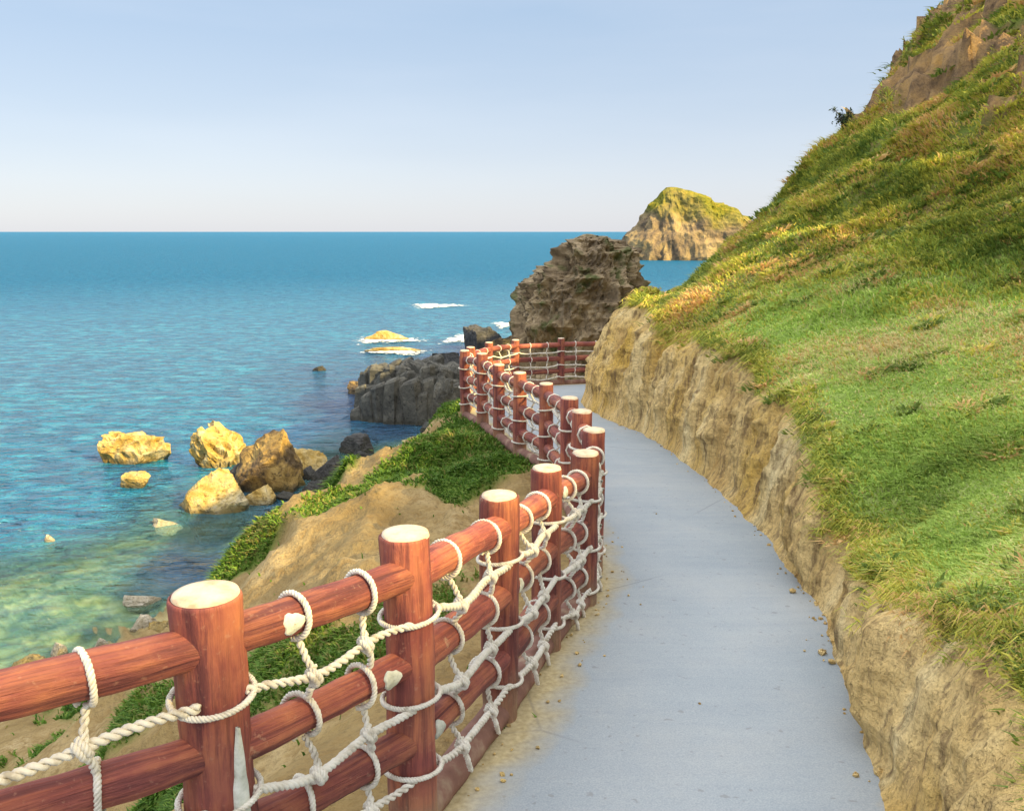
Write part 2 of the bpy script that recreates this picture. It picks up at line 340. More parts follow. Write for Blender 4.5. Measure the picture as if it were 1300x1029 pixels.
# ------------------------------------------------------------------ earth bank (the cut face beside the path)
def build_bank():
    b = resample(BANKB, .035); n = len(b); t = np.gradient(b, axis=0); t /= np.linalg.norm(t, axis=1)[:, None]
    for _ in range(3): t = np.stack([np.convolve(np.pad(t[:, k], 12, 'edge'), np.ones(25) / 25, 'valid') for k in (0, 1)], 1); t /= np.linalg.norm(t, axis=1)[:, None]
    nr = np.c_[t[:, 1], -t[:, 0]]
    bh = np.array(BH); h = np.interp(b[:, 1], bh[:, 0], bh[:, 1]); lean = np.interp(b[:, 1], [0, 3, 6, 11.5, 13.5, 17, 20], [.42, .36, .3, .28, .44, .46, .4])
    sv = np.arange(n) * .035; z3 = np.zeros(n); h = h * (1 + .16 * fbm(np.c_[sv * 1.3, z3, z3], 4, 121)); lean = lean + .16 * fbm(np.c_[sv * 2.1, z3, z3], 3, 131) / h
    k = 80; u = np.linspace(0, 1, k); s = np.arange(n) * .035
    prof = lambda u: u + .10 * np.sin(u * math.pi * 1.0) * (1 - u)     # a little foot at the bottom
    X = np.empty((n, k, 3)); out = lean[:, None] * h[:, None] * (.30 * u + .70 * u ** 1.5)[None]
    z = gz(b[:, 1])[:, None] - .05 + (h[:, None] + .05) * u[None]
    Q = np.dstack([np.repeat(s[:, None], k, 1), z - z[:, :1], np.zeros((n, k))]).reshape(-1, 3)
    d = (.17 * ridged(Q * [1.1, .28, 1], 3, 3) + .10 * ridged(Q * [3.0, .8, 1], 3, 8) + .07 * (ridged(Q * [8, 3.2, 1], 3, 21) - .3) + .03 * fbm(Q * [14, 12, 1], 2, 25)).reshape(n, k)
    amp = np.interp(b[:, 1], [2, 5, 12], [.75, .8, 1.15])[:, None]
    w = (sm(0, .45, u) * (1 - .65 * sm(.85, 1, u)) + .10 * (1 - sm(0, .4, u)))[None]
    out = out - d * w * amp + .06 * sm(.8, 1, u)[None]
    foot = -.06 * (1 - sm(0, .16, u))[None] * (1 + .9 * fbm(np.c_[s * 3, s * 0, s * 0], 4, 4))[:, None]
    X[..., 0] = b[:, :1] + nr[:, :1] * (out + foot); X[..., 1] = b[:, 1:2] + nr[:, 1:] * (out + foot); X[..., 2] = z
    top = X[:, -1].copy(); top[:, :2] = b + nr * (lean * h + .02)[:, None]
    X[:, -1] = top
    o = link('earth_bank', mesh_np('earth_bank', X.reshape(-1, 3), grid_quads(n, k)), MAT['bank']); tag(o, 'steep tan cut earth bank streaked by rain beside path', 'bank', kind='structure')
    return top
EDGE = build_bank()

# ------------------------------------------------------------------ hillside
e = EDGE[::22]
HCTRL = [tuple(p) for p in e] + [(4.25, 16, 14.15), (5.9, 18.5, 15.25), (8.0, 20, 16.45), (10.2, 23.6, 18.4), (12.5, 27.3, 20.6), (4.5, 18.4, 12.9), (3.7, 17.0, 12.85), (2.7, 16.5, 12.6), (6.5, 21, 13.7), (9.2, 25, 14.8), (12.5, 30.5, 16.5), (20, 36, 28), (34, 51, 37), (48, 64, 42),
    (2.72, 14.4, 12.8), (3.0, 15.2, 13.0), (3.45, 15.8, 13.35), (2.5, 15.4, 12.7), (3.4, 6, 12.95), (5, 8, 13.65), (6.2, 10, 14.75), (9.3, 15, 17.75), (11.1, 18, 19.3), (3.6, 10, 13.45), (4, 14, 14.1), (7, 15.5, 16.0), (7.4, 17.6, 16.55), (14, 26, 21.3),
    (3.4, 3, 13.35), (5, 3, 14.3), (10, 0, 18.7), (10, -6, 19.4), (10, 6, 17.8), (15, 12, 21.3), (20, 0, 25), (20, 10, 24.5), (20, 20, 25.0), (30, 0, 32), (30, 30, 32), (45, 0, 40), (45, 40, 38), (20, -15, 27),
    (4.6, 21.5, 12.9), (6, 24, 13.2), (10.2, 31.5, 14.8), (15, 40, 15.0), (20, 49, 16), (28, 64, 17), (8, 33, 12), (25, 58, 16.5), (42, 82, 22), (14, 36, 16.5)]
HT = TPS(HCTRL)
def rockmask(X, Y, Z):
    """bare rock on the upper left shoulder of the hill"""
    q = np.c_[X, Y, Z]; n = fbm(q * .35, 4, 77)
    return sm(.35, .6, sm(-.45, .3, Z - (13.45 + .105 * Y + .13 * X) + .9 * n) * sm(-.10, .10, fbm(q * .55, 4, 78) + .05 * (Z - 17))) * sm(8, 10, Y)
CREST = np.array([(-30, .7), (0, .74), (2, .74), (2.7, .76), (3.4, .72), (4.2, .72), (4.7, 1.0), (7, 1.12), (8.6, 1.1), (9.4, .66), (11.2, .62), (12, 1.0), (13.5, 1.0), (15, .6), (16.5, .38), (19, .30), (22, .3)])
def build_hill():
    e = resample(EDGE, .05); n = len(e)
    ds = np.array([(-9, 1, -.45), (-2, 1, -.1), (6, 1, .03), (11, 1, .22), (14.2, 1, .55), (15.5, 1, .85), (17.5, 1, 1.15), (19.5, 1, 1.5), (21.5, 1, 1.85)])
    dx = np.ones(n); dy = np.interp(e[:, 1], ds[:, 0], ds[:, 2])
    for _ in range(3): dy = np.convolve(np.pad(dy, 10, 'edge'), np.ones(21) / 21, 'valid')
    r = np.r_[-.06, 0, .04 * (np.exp(np.linspace(0, math.log(1600), 200)) - 1) ** 1.0 + .03]; r = r[r < 62]; m = len(r)
    X = e[:, :1] + dx[:, None] * r; Y = e[:, 1:2] + dy[:, None] * r
    base = HT(X, Y); fix = (e[:, 2] - HT(e[:, 0], e[:, 1]))[:, None] * np.exp(-np.maximum(r, 0) / 1.2)[None]
    Z = base + fix
    q = np.c_[X.ravel(), Y.ravel(), Z.ravel()]
    rm = rockmask(q[:, 0], q[:, 1], q[:, 2])
    rr = np.tile(r, n); ramp_in = sm(0, 1.2, rr); wild = sm(13.2, 14.6, q[:, 2] + .5 * fbm(q * .5, 3, 9))
    nz = (.34 * fbm(q * [.42, .42, .42], 4, 31) + .16 * (ridged(q * [.55, .55, 1.9], 3, 41) - .4)) * wild + .055 * fbm(q * .8, 4, 52) + .045 * fbm(q * 2.4, 3, 61) * (.4 + wild)
    step = np.sin((q[:, 2] + .6 * fbm(q * .3, 3, 15)) * 6.5) * .09 * wild * sm(-.2, .3, fbm(q * .25, 2, 88))       # cattle-worn terracettes
    nz = (nz + step) * ramp_in + .05 * fbm(q * 3.1, 3, 99) * (1 - ramp_in)
    rk = (ridged(q * [.8, .8, 1.0], 5, 71) - .35) * .6 + .35 * (ridged(q * [2.1, 2.1, 1.5], 3, 72) - .4)
    q[:, 2] += nz + rk * rm; q[:, 0] -= rk * rm * .5
    q[:, 2] -= np.where(rr < 0, .07, 0)
    # crest of the hill beyond the right edge of the view: as high as the shade line on the fence shows
    fy = np.array([(p[1], p[0]) for p in PB]); xf = np.zeros(len(q))
    for _ in range(4):
        t = (q[:, 0] - xf) / SX; y0 = q[:, 1] - SY * t; xf = np.interp(y0, fy[:, 0], fy[:, 1])
    tgt = np.interp(y0, CREST[:, 0], CREST[:, 1]); zmax = gz(y0) + tgt + SZ * t
    over = (q[:, 2] > zmax) & (y0 < 22) & (q[:, 0] > 4)
    ww = sm(0, 1, (q[over, 0] - .64 * q[over, 1] - .4) / 1.5)
    q[over, 2] = q[over, 2] * (1 - ww) + ww * (zmax[over] - .06 * (q[over, 2] - zmax[over]))
    t2 = (q[:, 0] - 5.7) / SX; yb = q[:, 1] - SY * t2; cap2 = 14.75 + SZ * t2 + .5 * (1 - sm(8, 10.5, yb) * sm(24, 19, yb)) * 8
    ov = (q[:, 2] > cap2) & (q[:, 0] > 6.5); ww = sm(0, 1, (q[ov, 0] - .64 * q[ov, 1] - .4) / 1.5); q[ov, 2] = q[ov, 2] * (1 - ww) + ww * (cap2[ov] - .04 * (q[ov, 2] - cap2[ov]))
    lawn = (1 - sm(12.9, 14.3, q[:, 2] + .45 * fbm(q * .7, 3, 19))) * sm(.0, .5, rr + .2)
    lawn *= 1 - .8 * sm(9.0, 12, q[:, 1])
    # far side of the spur falls to the sea
    q = q.reshape(n, m, 3); last = q[-1]; ex = []
    for k, (dd, dz) in enumerate([(.8, -.5), (2.5, -2.2), (6, -6), (12, -13), (20, -30)]):
        p = last.copy(); p[:, 0] -= dd * .5; p[:, 1] += dd * .9; p[:, 2] = np.maximum(p[:, 2] + dz, -3); ex.append(p)
    V = np.concatenate([q, np.array(ex)]).reshape(-1, 3); pad = np.zeros(5 * m)
    o = link('hillside', mesh_np('hillside', V, grid_quads(n + 5, m), attrs={'lawn': np.r_[lawn, pad], 'rock': np.r_[rm, pad]}), MAT['hill'])
    tag(o, 'steep grassy hillside rising from the bank to a bare rock shoulder', 'hillside', kind='structure')
    return q, lawn.reshape(n, m), rm.reshape(n, m)
HQ, HLAWN, HROCK = build_hill()

# ------------------------------------------------------------------ grass blades (nobody could count them: one object of each sort)
def sample_grid(Q, W, n):
    """n random points on a grid surface, weight W per cell"""
    A, B, D, E_ = Q[:-1, :-1], Q[:-1, 1:], Q[1:, :-1], Q[1:, 1:]
    N = np.cross(B - A, D - A); ar = np.linalg.norm(N, axis=-1); N = N / (ar[..., None] + 1e-12); N = np.where(N[..., 2:] < 0, -N, N)
    w = (ar * W).ravel(); w = w / w.sum(); idx = RNG.choice(len(w), n, p=w); i, j = np.unravel_index(idx, ar.shape)
    u, v = RNG.random((2, n, 1)); P = (A[i, j] * (1 - u) + B[i, j] * u) * (1 - v) + (D[i, j] * (1 - u) + E_[i, j] * u) * v
    return P, N[i, j], i, j
def in_view(Q, margin=140):
    P = Q - [0, 0, EYE]; d = P[..., 1] * cP - P[..., 2] * sP; up = P[..., 1] * sP + P[..., 2] * cP
    d_ = np.maximum(d, .05); x = 650 + FPX * P[..., 0] / d_; y = 514.5 - FPX * up / d_
    return (d > .3) & (x > -margin) & (x < 1300 + margin) & (y > -margin) & (y < 1029 + margin)
def blades(name, mat, P, N, h, w, tint, hang=0.0, lie=.5, down=None):
    n = len(P); a = RNG.random(n) * 2 * math.pi; side = np.c_[np.cos(a), np.sin(a), np.zeros(n)]
    b = RNG.random(n) * 2 * math.pi; lean = np.c_[np.cos(b), np.sin(b), np.zeros(n)] * (lie * RNG.random(n))[:, None]
    if down is not None: lean = lean + down
    g = N * .5 + [0, 0, .6] + lean; g /= np.linalg.norm(g, axis=1)[:, None]
    h = h[:, None]; w = w[:, None]; P = P - N * .004
    mid = P + g * h * .55; drop = np.array([0, 0, -1.]) * (h * (.15 + hang))
    tip = P + g * h + lean * h * .7 + drop
    V = np.stack([P - side * w, P + side * w, mid + side * w * .75, mid - side * w * .75, tip], 1).reshape(-1, 3)
    k = np.arange(n)[:, None] * 5; q = k + [0, 1, 2, 3]; t = k + [3, 2, 4]
    o = link(name, mesh_np(name, V, q, t, {'tint': np.repeat(tint, 5)}), mat, None, False); return o
def hill_grass():
    cen = (HQ[:-1, :-1] + HQ[1:, 1:]) / 2; d = np.linalg.norm(cen - [0, 0, EYE], axis=-1); vis = in_view(cen)
    base = vis / np.maximum(d, 2.2) ** 1.9; rk = HROCK[:-1, :-1]
    for name, mat, n, sel, label in (('lawn_grass', 'lawn_blade', 170000, HLAWN[:-1, :-1], 'short bright green turf on the lower right slope'), ('wild_grass', 'wild_blade', 190000, 1 - HLAWN[:-1, :-1], 'tufted olive and brown wild grass on the upper hillside')):
        P, N, i, j = sample_grid(HQ, base * (sel + .12) * (1 - rk) ** 2 * (1 - .9 * rk), n); dd = np.linalg.norm(P - [0, 0, EYE], axis=1)
        cl = fbm(P * [1.3, 1.3, 1.8], 4, 5); keep = RNG.random(n) < np.clip(.74 + cl * 1.7, .12 if name == 'wild_grass' else .5, 1); P, N, dd, cl = P[keep], N[keep], dd[keep], cl[keep]
        n = len(P); big = np.clip(1 + 1.6 * fbm(P * 1.1, 3, 40), .7, 2.3)
        if name == 'lawn_grass': h = (.016 + .0034 * dd) * (.6 + .8 * RNG.random(n)) * big; w = .0014 + .00062 * dd; lie = 1.3
        else: h = (.022 + .0052 * dd) * (.5 + .9 * RNG.random(n)) * big; w = .0016 + .00078 * dd; lie = .9
        tint = np.clip(.42 + .75 * fbm(P * [.8, .8, 1.3], 4, 12) + .30 * RNG.standard_normal(n) * .6 + (.04 if name == 'lawn_grass' else .12), 0, 1)
        tag(blades(name, MAT[mat], P, N, h, w * (.7 + .6 * RNG.random(n)), tint, .1, lie, np.array([-.25, -.05, 0])), label, 'grass', kind='stuff')
    # taller clumps of weeds and rank grass
    P0, N0, i, j = sample_grid(HQ, base * (1 - .88 * rk) * (1.15 - HLAWN[:-1, :-1]), 900); per = 46; r_ = RNG
    dd0 = np.linalg.norm(P0 - [0, 0, EYE], axis=1); a = r_.random((900, per)) * 6.283; rad = (.035 + .011 * dd0)[:, None] * r_.random((900, per)) ** .7 * r_.uniform(.5, 1.6, (900, 1))
    P = (P0[:, None] + np.stack([np.cos(a) * rad, np.sin(a) * rad, .55 * np.cos(a) * rad], -1)).reshape(-1, 3); dd = np.repeat(dd0, per); n = len(P)
    kind = r_.choice([.02, .12, .3, .62, .9], 900, p=[.34, .22, .14, .16, .14]); tint = np.clip(np.repeat(kind, per) + .10 * r_.standard_normal(n), 0, 1)
    outw = np.stack([np.cos(a), np.sin(a), .2 + 0 * a], -1).reshape(-1, 3) * .9
    tag(blades('weed_clumps', MAT['wild_blade'], P, np.repeat(N0, per, 0), (.024 + .0062 * dd) * r_.uniform(.5, 1.4, n), (.0022 + .0011 * dd) * r_.uniform(.7, 1.6, n), tint, .25, .4, outw), 'dark green and straw coloured weed clumps dotted over the hillside', 'weeds', kind='stuff')
    # tufts that hang over the lip of the bank
    e = resample(EDGE, .01); e = e[(e[:, 1] > 1) & (e[:, 1] < 18)]; n = 26000; dd0 = np.linalg.norm(e - [0, 0, EYE], axis=1)
    wt = np.clip(.3 + 2.4 * fbm(e * 1.4, 4, 66), .02, 1.5) / dd0 ** .7; k = RNG.choice(len(e), n, p=wt / wt.sum())
    tong = np.clip(.06 + .34 * fbm(e[k] * 1.9, 3, 67), 0, .25); dn = RNG.random(n) ** 1.6 * tong
    P = e[k] + np.c_[RNG.normal(.06, .07, n) - dn * .30, RNG.normal(0, .03, n), RNG.normal(.01, .02, n) - dn]; dd = np.linalg.norm(P - [0, 0, EYE], axis=1)
    N = np.tile([-.5, -.1, .8], (n, 1)); tint = np.clip(.50 + .5 * fbm(P * 1.5, 3, 2) + .22 * RNG.standard_normal(n), 0, 1)
    o = blades('bank_edge_grass', MAT['wild_blade'], P, N, (.018 + .0068 * dd) * (.45 + RNG.random(n)), .0014 + .0006 * dd, tint, .9, .9, np.array([-.6, -.1, 0]))
    tag(o, 'green and dry brown grass hanging over the lip of the cut bank', 'grass', kind='stuff')
hill_grass()

# ------------------------------------------------------------------ coast slope and sea bed, left of the fence
fl = FLINE[::10]
CCTRL = [(p[0], p[1], p[2] - .03) for p in fl] + [tuple(at(*q)) for q in [(292, 722, 8.6), (322, 672, 8.9), (360, 648, 9.6), (440, 604, 11.2), (520, 556, 13), (572, 524, 15.2)]] + [
    tuple(at(560, 560, 12.2)), tuple(at(480, 620, 9.5)), tuple(at(430, 680, 7.4)), tuple(at(400, 760, 5.6)), tuple(at(330, 860, 4.6)),
    (-2.3, 5, 10.15), (-4.9, 10, 7.3), (-7.5, 15, 4.9), (-10, 20, 2.7), (-13.9, 27.6, .02), (-15.7, 26, .0), (-13.0, 30, .05), (-12.7, 32, .0), (-2.8, 4, 10.4), (-5.5, 8, 8.2), (-9, 13, 5.0), (-8.5, 4, 7.5), (-14, 8, 3.8), (-20, 18, .0), (-22, 5, .4), (-10, -4, 8),
    (-3.9, 10.4, 8.2), (-4.9, 14, 6.0), (-5.6, 17, 5.0), (-8, 22, 2.5), (-9.5, 28, 1.1), (-11, 34, .1), (-4.2, 20, 5.0), (-4.0, 28, 3.2), (-7, 38, .8), (-10.5, 44.5, .1), (-9.8, 51, .05), (-7.5, 58, .0), (-3, 45, 1.6),
    (-2.5, 19.5, 8.2), (0, 24, 7.6), (1, 32, 4.8), (3, 24, 8.4), (2, 46, 2.4), (0, 60, .6), (6, 60, 1.5), (-3, 72, .0), (6, 80, .6), (12, 60, 4), (14, 90, .5), (-6, 90, -1.5), (10, 32, 7),
    (-17, 30, -.55), (-16, 36, -.8), (-18, 25, -.4), (-22, 34, -1.3), (-26, 30, -1.4), (-15, 42, -1.6), (-13.5, 52, -2.0), (-20, 46, -2.3), (-30, 45, -3.3), (-12, 64, -2.4), (-40, 30, -4), (-40, 70, -5), (-12, 100, -4), (-50, 10, -4), (-30, 8, -1.2), (-60, 60, -6)]
CT = TPS(CCTRL)
def green_mask(P):
    """where ground plants cover the sandy slope"""
    P = np.asarray(P); d = np.maximum(P[:, 1] * cP - (P[:, 2] - EYE) * sP, .05); x = 0
    n = fbm(P * [.9, .9, 1.2], 4, 91); n2 = fbm(P * .45, 3, 17); g = np.full(len(P), -.40)
    for cx, cy, rx, ry, rot, k in PATCH:
        c, s = math.cos(rot), math.sin(rot); a = (P[:, 0] - cx) * c + (P[:, 1] - cy) * s; b = -(P[:, 0] - cx) * s + (P[:, 1] - cy) * c
        g = np.maximum(g, k * (1 - np.sqrt((a / rx) ** 2 + (b / ry) ** 2)))
    return sm(-.06, .34, g + .75 * n + .25 * n2 + .25 * fbm(P * 3.5, 3, 92))
PATCH = []
for px, py, Y, rx, ry, rot, k in [(600, 575, 11.6, .6, 1.5, .35, 1), (535, 605, 10.2, .55, 1.3, -.3, 1), (470, 640, 9.3, .40, .7, -.5, .75), (590, 620, 9.2, .6, 1.0, 0, 1), (425, 612, 11, .3, .5, -.6, .8), (575, 520, 14.8, .5, 1.1, 0, .9),
        (300, 705, 8.5, .22, .4, -.3, 1), (318, 690, 8.6, .25, .3, 0, .8), (345, 830, 4.9, .5, .7, 0, .9), (430, 870, 4.2, .4, .5, 0, .8), (510, 800, 4.8, .3, .5, 0, .6)]:
    p = at(px, py, Y); PATCH.append((p[0], p[1], rx, ry, rot, k))
PATCH += [(-3.0, 5.6, 1.3, 1.0, .3, .5), (-2.0, 3.6, 1.0, 1.1, 0, .75), (-6.5, 11, 1.5, 2.4, .6, .35), (-9, 18, 1.6, 4, .6, .5), (0, 23, 3, 4, 0, .9), (-11.8, 25, 1.0, 3, -.5, .5)]
def build_coast():
    F = resample(FLINE, .06); n = len(F)
    ds = np.array([(-5, -1, .1), (-1, -1, .35), (2, -.78, .75), (5, -.62, .8), (9, -.62, .78), (13, -.55, .83), (15, -.42, .92), (16.8, -.22, .98), (18.5, 0, 1), (19.5, .2, 1), (23.5, .4, 1)])
    dx = np.interp(F[:, 1], ds[:, 0], ds[:, 1]); dy = np.interp(F[:, 1], ds[:, 0], ds[:, 2])
    for _ in range(3): dx = np.convolve(np.pad(dx, 12, 'edge'), np.ones(25) / 25, 'valid'); dy = np.convolve(np.pad(dy, 12, 'edge'), np.ones(25) / 25, 'valid')
    r = np.r_[-.3, -.12, 0, .05 * (np.exp(np.linspace(0, math.log(1900), 210)) - 1) + .04]; r = r[r < 85]; m = len(r)
    X = F[:, :1] + dx[:, None] * r; Y = F[:, 1:2] + dy[:, None] * r; rr = np.tile(r, n)
    edge = np.exp(-np.maximum(r, 0) / .8)[None]; Z = CT(X, Y); Zf = gz(F[:, 1])[:, None] - .03 + 0 * r; Z = Z * (1 - edge) + Zf * edge
    q = np.c_[X.ravel(), Y.ravel(), Z.ravel()]; a = sm(.1, 1.6, rr); big = sm(3, 12, rr); low = sm(3, .2, q[:, 2])
    q[:, 2] += (.22 * fbm(q * [.8, .8, .8], 4, 3) + .20 * (ridged(q * [1.1, 1.1, .8], 4, 6) - .4)) * a + .45 * fbm(q * .22, 4, 13) * big * (1 - .6 * low) + (.05 * fbm(q * 2.3, 4, 23) + .055 * (ridged(q * [2.6, 2.6, 1.2], 4, 24) - .4)) * sm(.05, .5, rr) + .18 * ridged(q * .5, 3, 29) * low * big
    g = green_mask(q) * sm(.05, .35, rr) * sm(.6, 1.6, q[:, 2]); bed = sm(.25, -.25, q[:, 2])
    o = link('coastal_slope', mesh_np('coastal_slope', q, grid_quads(n, m), attrs={'green': g, 'bed': bed}), MAT['coast'])
    tag(o, 'sandy slope with green patches falling from fence to sea', 'slope', kind='structure')
    q = q.reshape(n, m, 3); g = g.reshape(n, m)
    cen = (q[:-1, :-1] + q[1:, 1:]) / 2; d = np.linalg.norm(cen - [0, 0, EYE], axis=-1)
    P, N, i, j = sample_grid(q, in_view(cen) * (g[:-1, :-1] ** 1.3 + .001) / np.maximum(d, 2) ** 1.7 * (cen[..., 2] > .7), 105000)
    dd = np.linalg.norm(P - [0, 0, EYE], axis=1); k = len(P)
    h = (.018 + .0058 * dd) * (.4 + RNG.random(k)) * np.clip(1 + 1.2 * fbm(P * 1.5, 3, 3), .4, 2); tint = np.clip(.45 + .5 * fbm(P * 1.2, 3, 8) + .2 * RNG.standard_normal(k), 0, 1)
    tag(blades('slope_plants', MAT['slope_blade'], P, N, h, .0026 + .0010 * dd, tint, .1, .8, np.array([-.1, -.1, 0])), 'patches of creeping green plants on the sandy coastal slope', 'ground cover', kind='stuff')
    return q
CQ = build_coast()

def gravel():
    b = resample(BANKB, .01); b = b[(b[:, 1] > 1.2) & (b[:, 1] < 15.5)]; mb = MB(); V0, T0 = ico(1); r = np.random.default_rng(8)
    f = resample(FLINE[:, :2], .01); f = f[(f[:, 1] > 1.2) & (f[:, 1] < 12)]
    for k in range(832):
        if k < 640: p = b[r.integers(len(b))] + [-abs(r.normal(0, .07)) + .05, 0]
        elif k < 820: p = f[r.integers(len(f))] + [abs(r.normal(.12, .09)), 0]
        else: y = r.uniform(2, 12); p = np.array([r.uniform(np.interp(y, PB[:, 1], PB[:, 0]), np.interp(y, BANKB[:, 1], BANKB[:, 0])), y])
        s_ = r.uniform(.004, .013) * (2.0 if r.random() < .12 and k < 640 else 1) * (.7 if k >= 820 else 1)
        mb.add(V0 * (s_ * r.uniform(.6, 1.3, (len(V0), 1))) * [1, 1, .7] + [p[0], p[1], gz(p[1]) + s_ * .35], None, T0)
    tag(mb.build('gravel', MAT['bank'], None, False), 'crumbs of earth and small stones along the path edges', 'gravel', kind='stuff')

# ------------------------------------------------------------------ sea
def build_sea():
    th = np.radians(np.linspace(-70, 62, 260)); r = np.r_[2, np.exp(np.linspace(math.log(12), math.log(160), 190)), np.exp(np.linspace(math.log(175), math.log(60000), 60))]
    R, T = np.meshgrid(r, th, indexing='ij'); X = R * np.sin(T); Y = R * np.cos(T)
    dep = np.full(X.shape, 9.0); near = R < 90; dep[near] = -CT(X[near], Y[near])
    q = np.c_[X.ravel(), Y.ravel(), 0 * X.ravel()]; nz = fbm(q * .18, 4, 44)
    sh = (1 - sm(.2, 2.7, dep.ravel() + 1.1 * nz)) * (R.ravel() < 85)
    far = sm(35, 300, R.ravel())
    shade_mask = np.zeros(len(q))  # hill shade and dark reflections on the water, painted as patches
    for px, py, rx, ry, k in [(490, 500, 9, 14, 1), (510, 548, 5, 6, 1), (250, 722, 4.5, 3.5, 1), (385, 640, 3.0, 4, 1), (440, 470, 10, 16, .7), (130, 600, 5, 4, .45), (330, 620, 5, 4, .6), (560, 460, 9, 20, .8)]:
        c = on_water(px, py); shade_mask = np.maximum(shade_mask, k * sm(1.2, .3, np.hypot((q[:, 0] - c[0]) / rx, (q[:, 1] - c[1]) / ry) + .5 * nz))
    wv = (.035 * fbm(q * [.5, .9, 1], 3, 7) + .02 * fbm(q * [1.6, 2.6, 1], 2, 9)) * sm(170, 60, R.ravel()); q[:, 2] = wv
    o = link('sea', mesh_np('sea', q, grid_quads(len(r), len(th)), attrs={'shallow': sh * (1 - .8 * shade_mask), 'far': far, 'dark': shade_mask}), MAT['sea'])
    if o.data.polygons[100].normal.z < 0: o.data.flip_normals()
    tag(o, 'rippled turquoise sea reaching the horizon', 'sea', kind='structure')
build_sea()

# ------------------------------------------------------------------ rocks
_ico = {}
def ico(sub):
    if sub not in _ico:
        import bmesh
        bm = bmesh.new(); bmesh.ops.create_icosphere(bm, subdivisions=sub, radius=1.0); bm.verts.ensure_lookup_table()
        _ico[sub] = (np.array([v.co[:] for v in bm.verts]), np.array([[v.index for v in f.verts] for f in bm.faces])); bm.free()
    return _ico[sub]
def rock_mesh(name, size, seed, cuts=14, rough=.10, sub=5, pit=0.0):
    V, T = ico(sub); V = np.sign(V) * np.abs(V) ** .72; r = np.random.default_rng(seed)
    for _ in range(cuts):
        n = r.normal(size=3); n /= np.linalg.norm(n); d = r.uniform(.45, .86); o = np.maximum(0, V @ n - d); V -= n * (o * .93)[:, None]
    V += V * (rough * (ridged(V * 1.7, 4, seed) - .3))[:, None] + V * (.16 * fbm(V * 1.1, 3, seed + 5))[:, None] + V * (.07 * (ridged(V * 5.5, 3, seed + 9) - .4))[:, None]
    if pit: V -= V * (pit * sm(.1, .45, vnoise(V * 6, seed + 2)))[:, None]
    V /= np.abs(V).max(0); V = V * np.array(size) / 2
    return mesh_np(name, V, None, T)
def rock(name, mat, px, pyb, w, h, label, seed, depth=.8, rz=0, cat='rock', group=None, z=0.0, Y=None, sink=.5, **kw):
    """w, h in photo pixels at the waterline point px, pyb"""
    p = on_water(px, pyb, z) if Y is None else at(px, pyb, Y)
    m = math.hypot(p[1], EYE) / FPX * 1.0; ww, hh = w * m, h * m * 1.05
    me = rock_mesh(name, (ww, ww * depth, hh * (1 + 2 * sink)), seed, **kw)
    o = link(name, me, MAT[mat], None, False); o.location = (p[0], p[1] + ww * depth * .3, p[2] + hh * (1 + 2 * sink) / 2 - hh * sink * 2); o.rotation_euler.z = rz
    return tag(o, label, cat, group)
G1 = 'yellow rocks standing in the shallow water'; G2 = 'dark boulders at the foot of the slope'; G3 = 'stones along the near shore'
rock('sea_rock', 'yrock', 162, 588, 100, 36, 'long low pale yellow rock apart at the left in the sea', 8, .5, .1, group=G1, pit=.12)
rock('sea_rock', 'yrock', 166, 619, 48, 18, 'small yellow rock just below the long low rock', 5, .6, group=G1)
rock('sea_rock', 'yrock', 280, 592, 80, 54, 'upright pitted yellow rock at the back of the rock cluster', 12, .8, group=G1, pit=.22)
rock('sea_rock', 'mrock', 338, 624, 96, 74, 'tall dark brown wedge rock in the middle of the cluster', 27, .8, .2, group=G1, cuts=12)
rock('sea_rock', 'yrock', 380, 604, 62, 54, 'rounded yellow rock against the right of the dark wedge', 24, .9, group=G1)
rock('sea_rock', 'yrock', 258, 650, 106, 46, 'broad yellow rock with whitish top, front of cluster', 36, .8, .3, group=G1, cuts=10)
rock('sea_rock', 'drock', 297, 617, 40, 34, 'grey black rock wedged between the yellow rocks', 40, .9, group=G1)
rock('sea_rock', 'yrock', 328, 640, 62, 24, 'low yellow slab in front of the dark wedge rock', 44, .8, group=G1)
rock('sea_rock', 'yrock', 372, 618, 40, 18, 'low yellow rock at the foot of the dark wedge', 47, .8, group=G1)
rock('boulder', 'drock', 402, 626, 44, 16, 'low dark rock in the shallows between wedge rock and shore', 111, .8, group=G2)
rock('boulder', 'drock', 362, 634, 30, 12, 'smallest low dark rock in front of the wedge rock', 113, .8, group=G2)
rock('boulder', 'drock', 452, 577, 50, 24, 'dark flat topped boulder farthest back by the slope', 51, .8, group=G2)
rock('boulder', 'drock', 410, 612, 46, 34, 'dark jagged boulder close to the yellow cluster', 53, .9, group=G2)
rock('boulder', 'drock', 458, 590, 36, 18, 'small dark boulder before the flat topped one', 57, .9, group=G2)
rock('boulder', 'drock', 388, 608, 24, 18, 'little dark boulder touching the right edge of the yellow cluster', 58, .9, group=G2)
rock('reef', 'yrock', 492, 433, 72, 14, 'yellow wave washed reef ringed by foam', 61, .35, sink=.4)
rock('reef', 'yrock', 500, 447, 84, 6, 'thin flat yellow reef in front of the washed one', 63, .3, sink=.5)
rock('reef', 'drock', 404, 471, 20, 6, 'tiny black rock awash in open water', 65, .6)
rock('shore_stone', 'yrock', 36, 852, 56, 20, 'bright yellow stone at the left edge of the shore', 71, .8, group=G3)
rock('shore_stone', 'prock', 72, 834, 30, 16, 'small whitish stone beside the bright yellow shore stone', 73, .8, group=G3)
rock('shore_stone', 'prock', 178, 803, 40, 20, 'slanting white stone next to the first post', 75, .7, .6, group=G3)
rock('shore_stone', 'yrock', 196, 808, 34, 14, 'yellow stone below the slanting white one', 76, .8, group=G3)
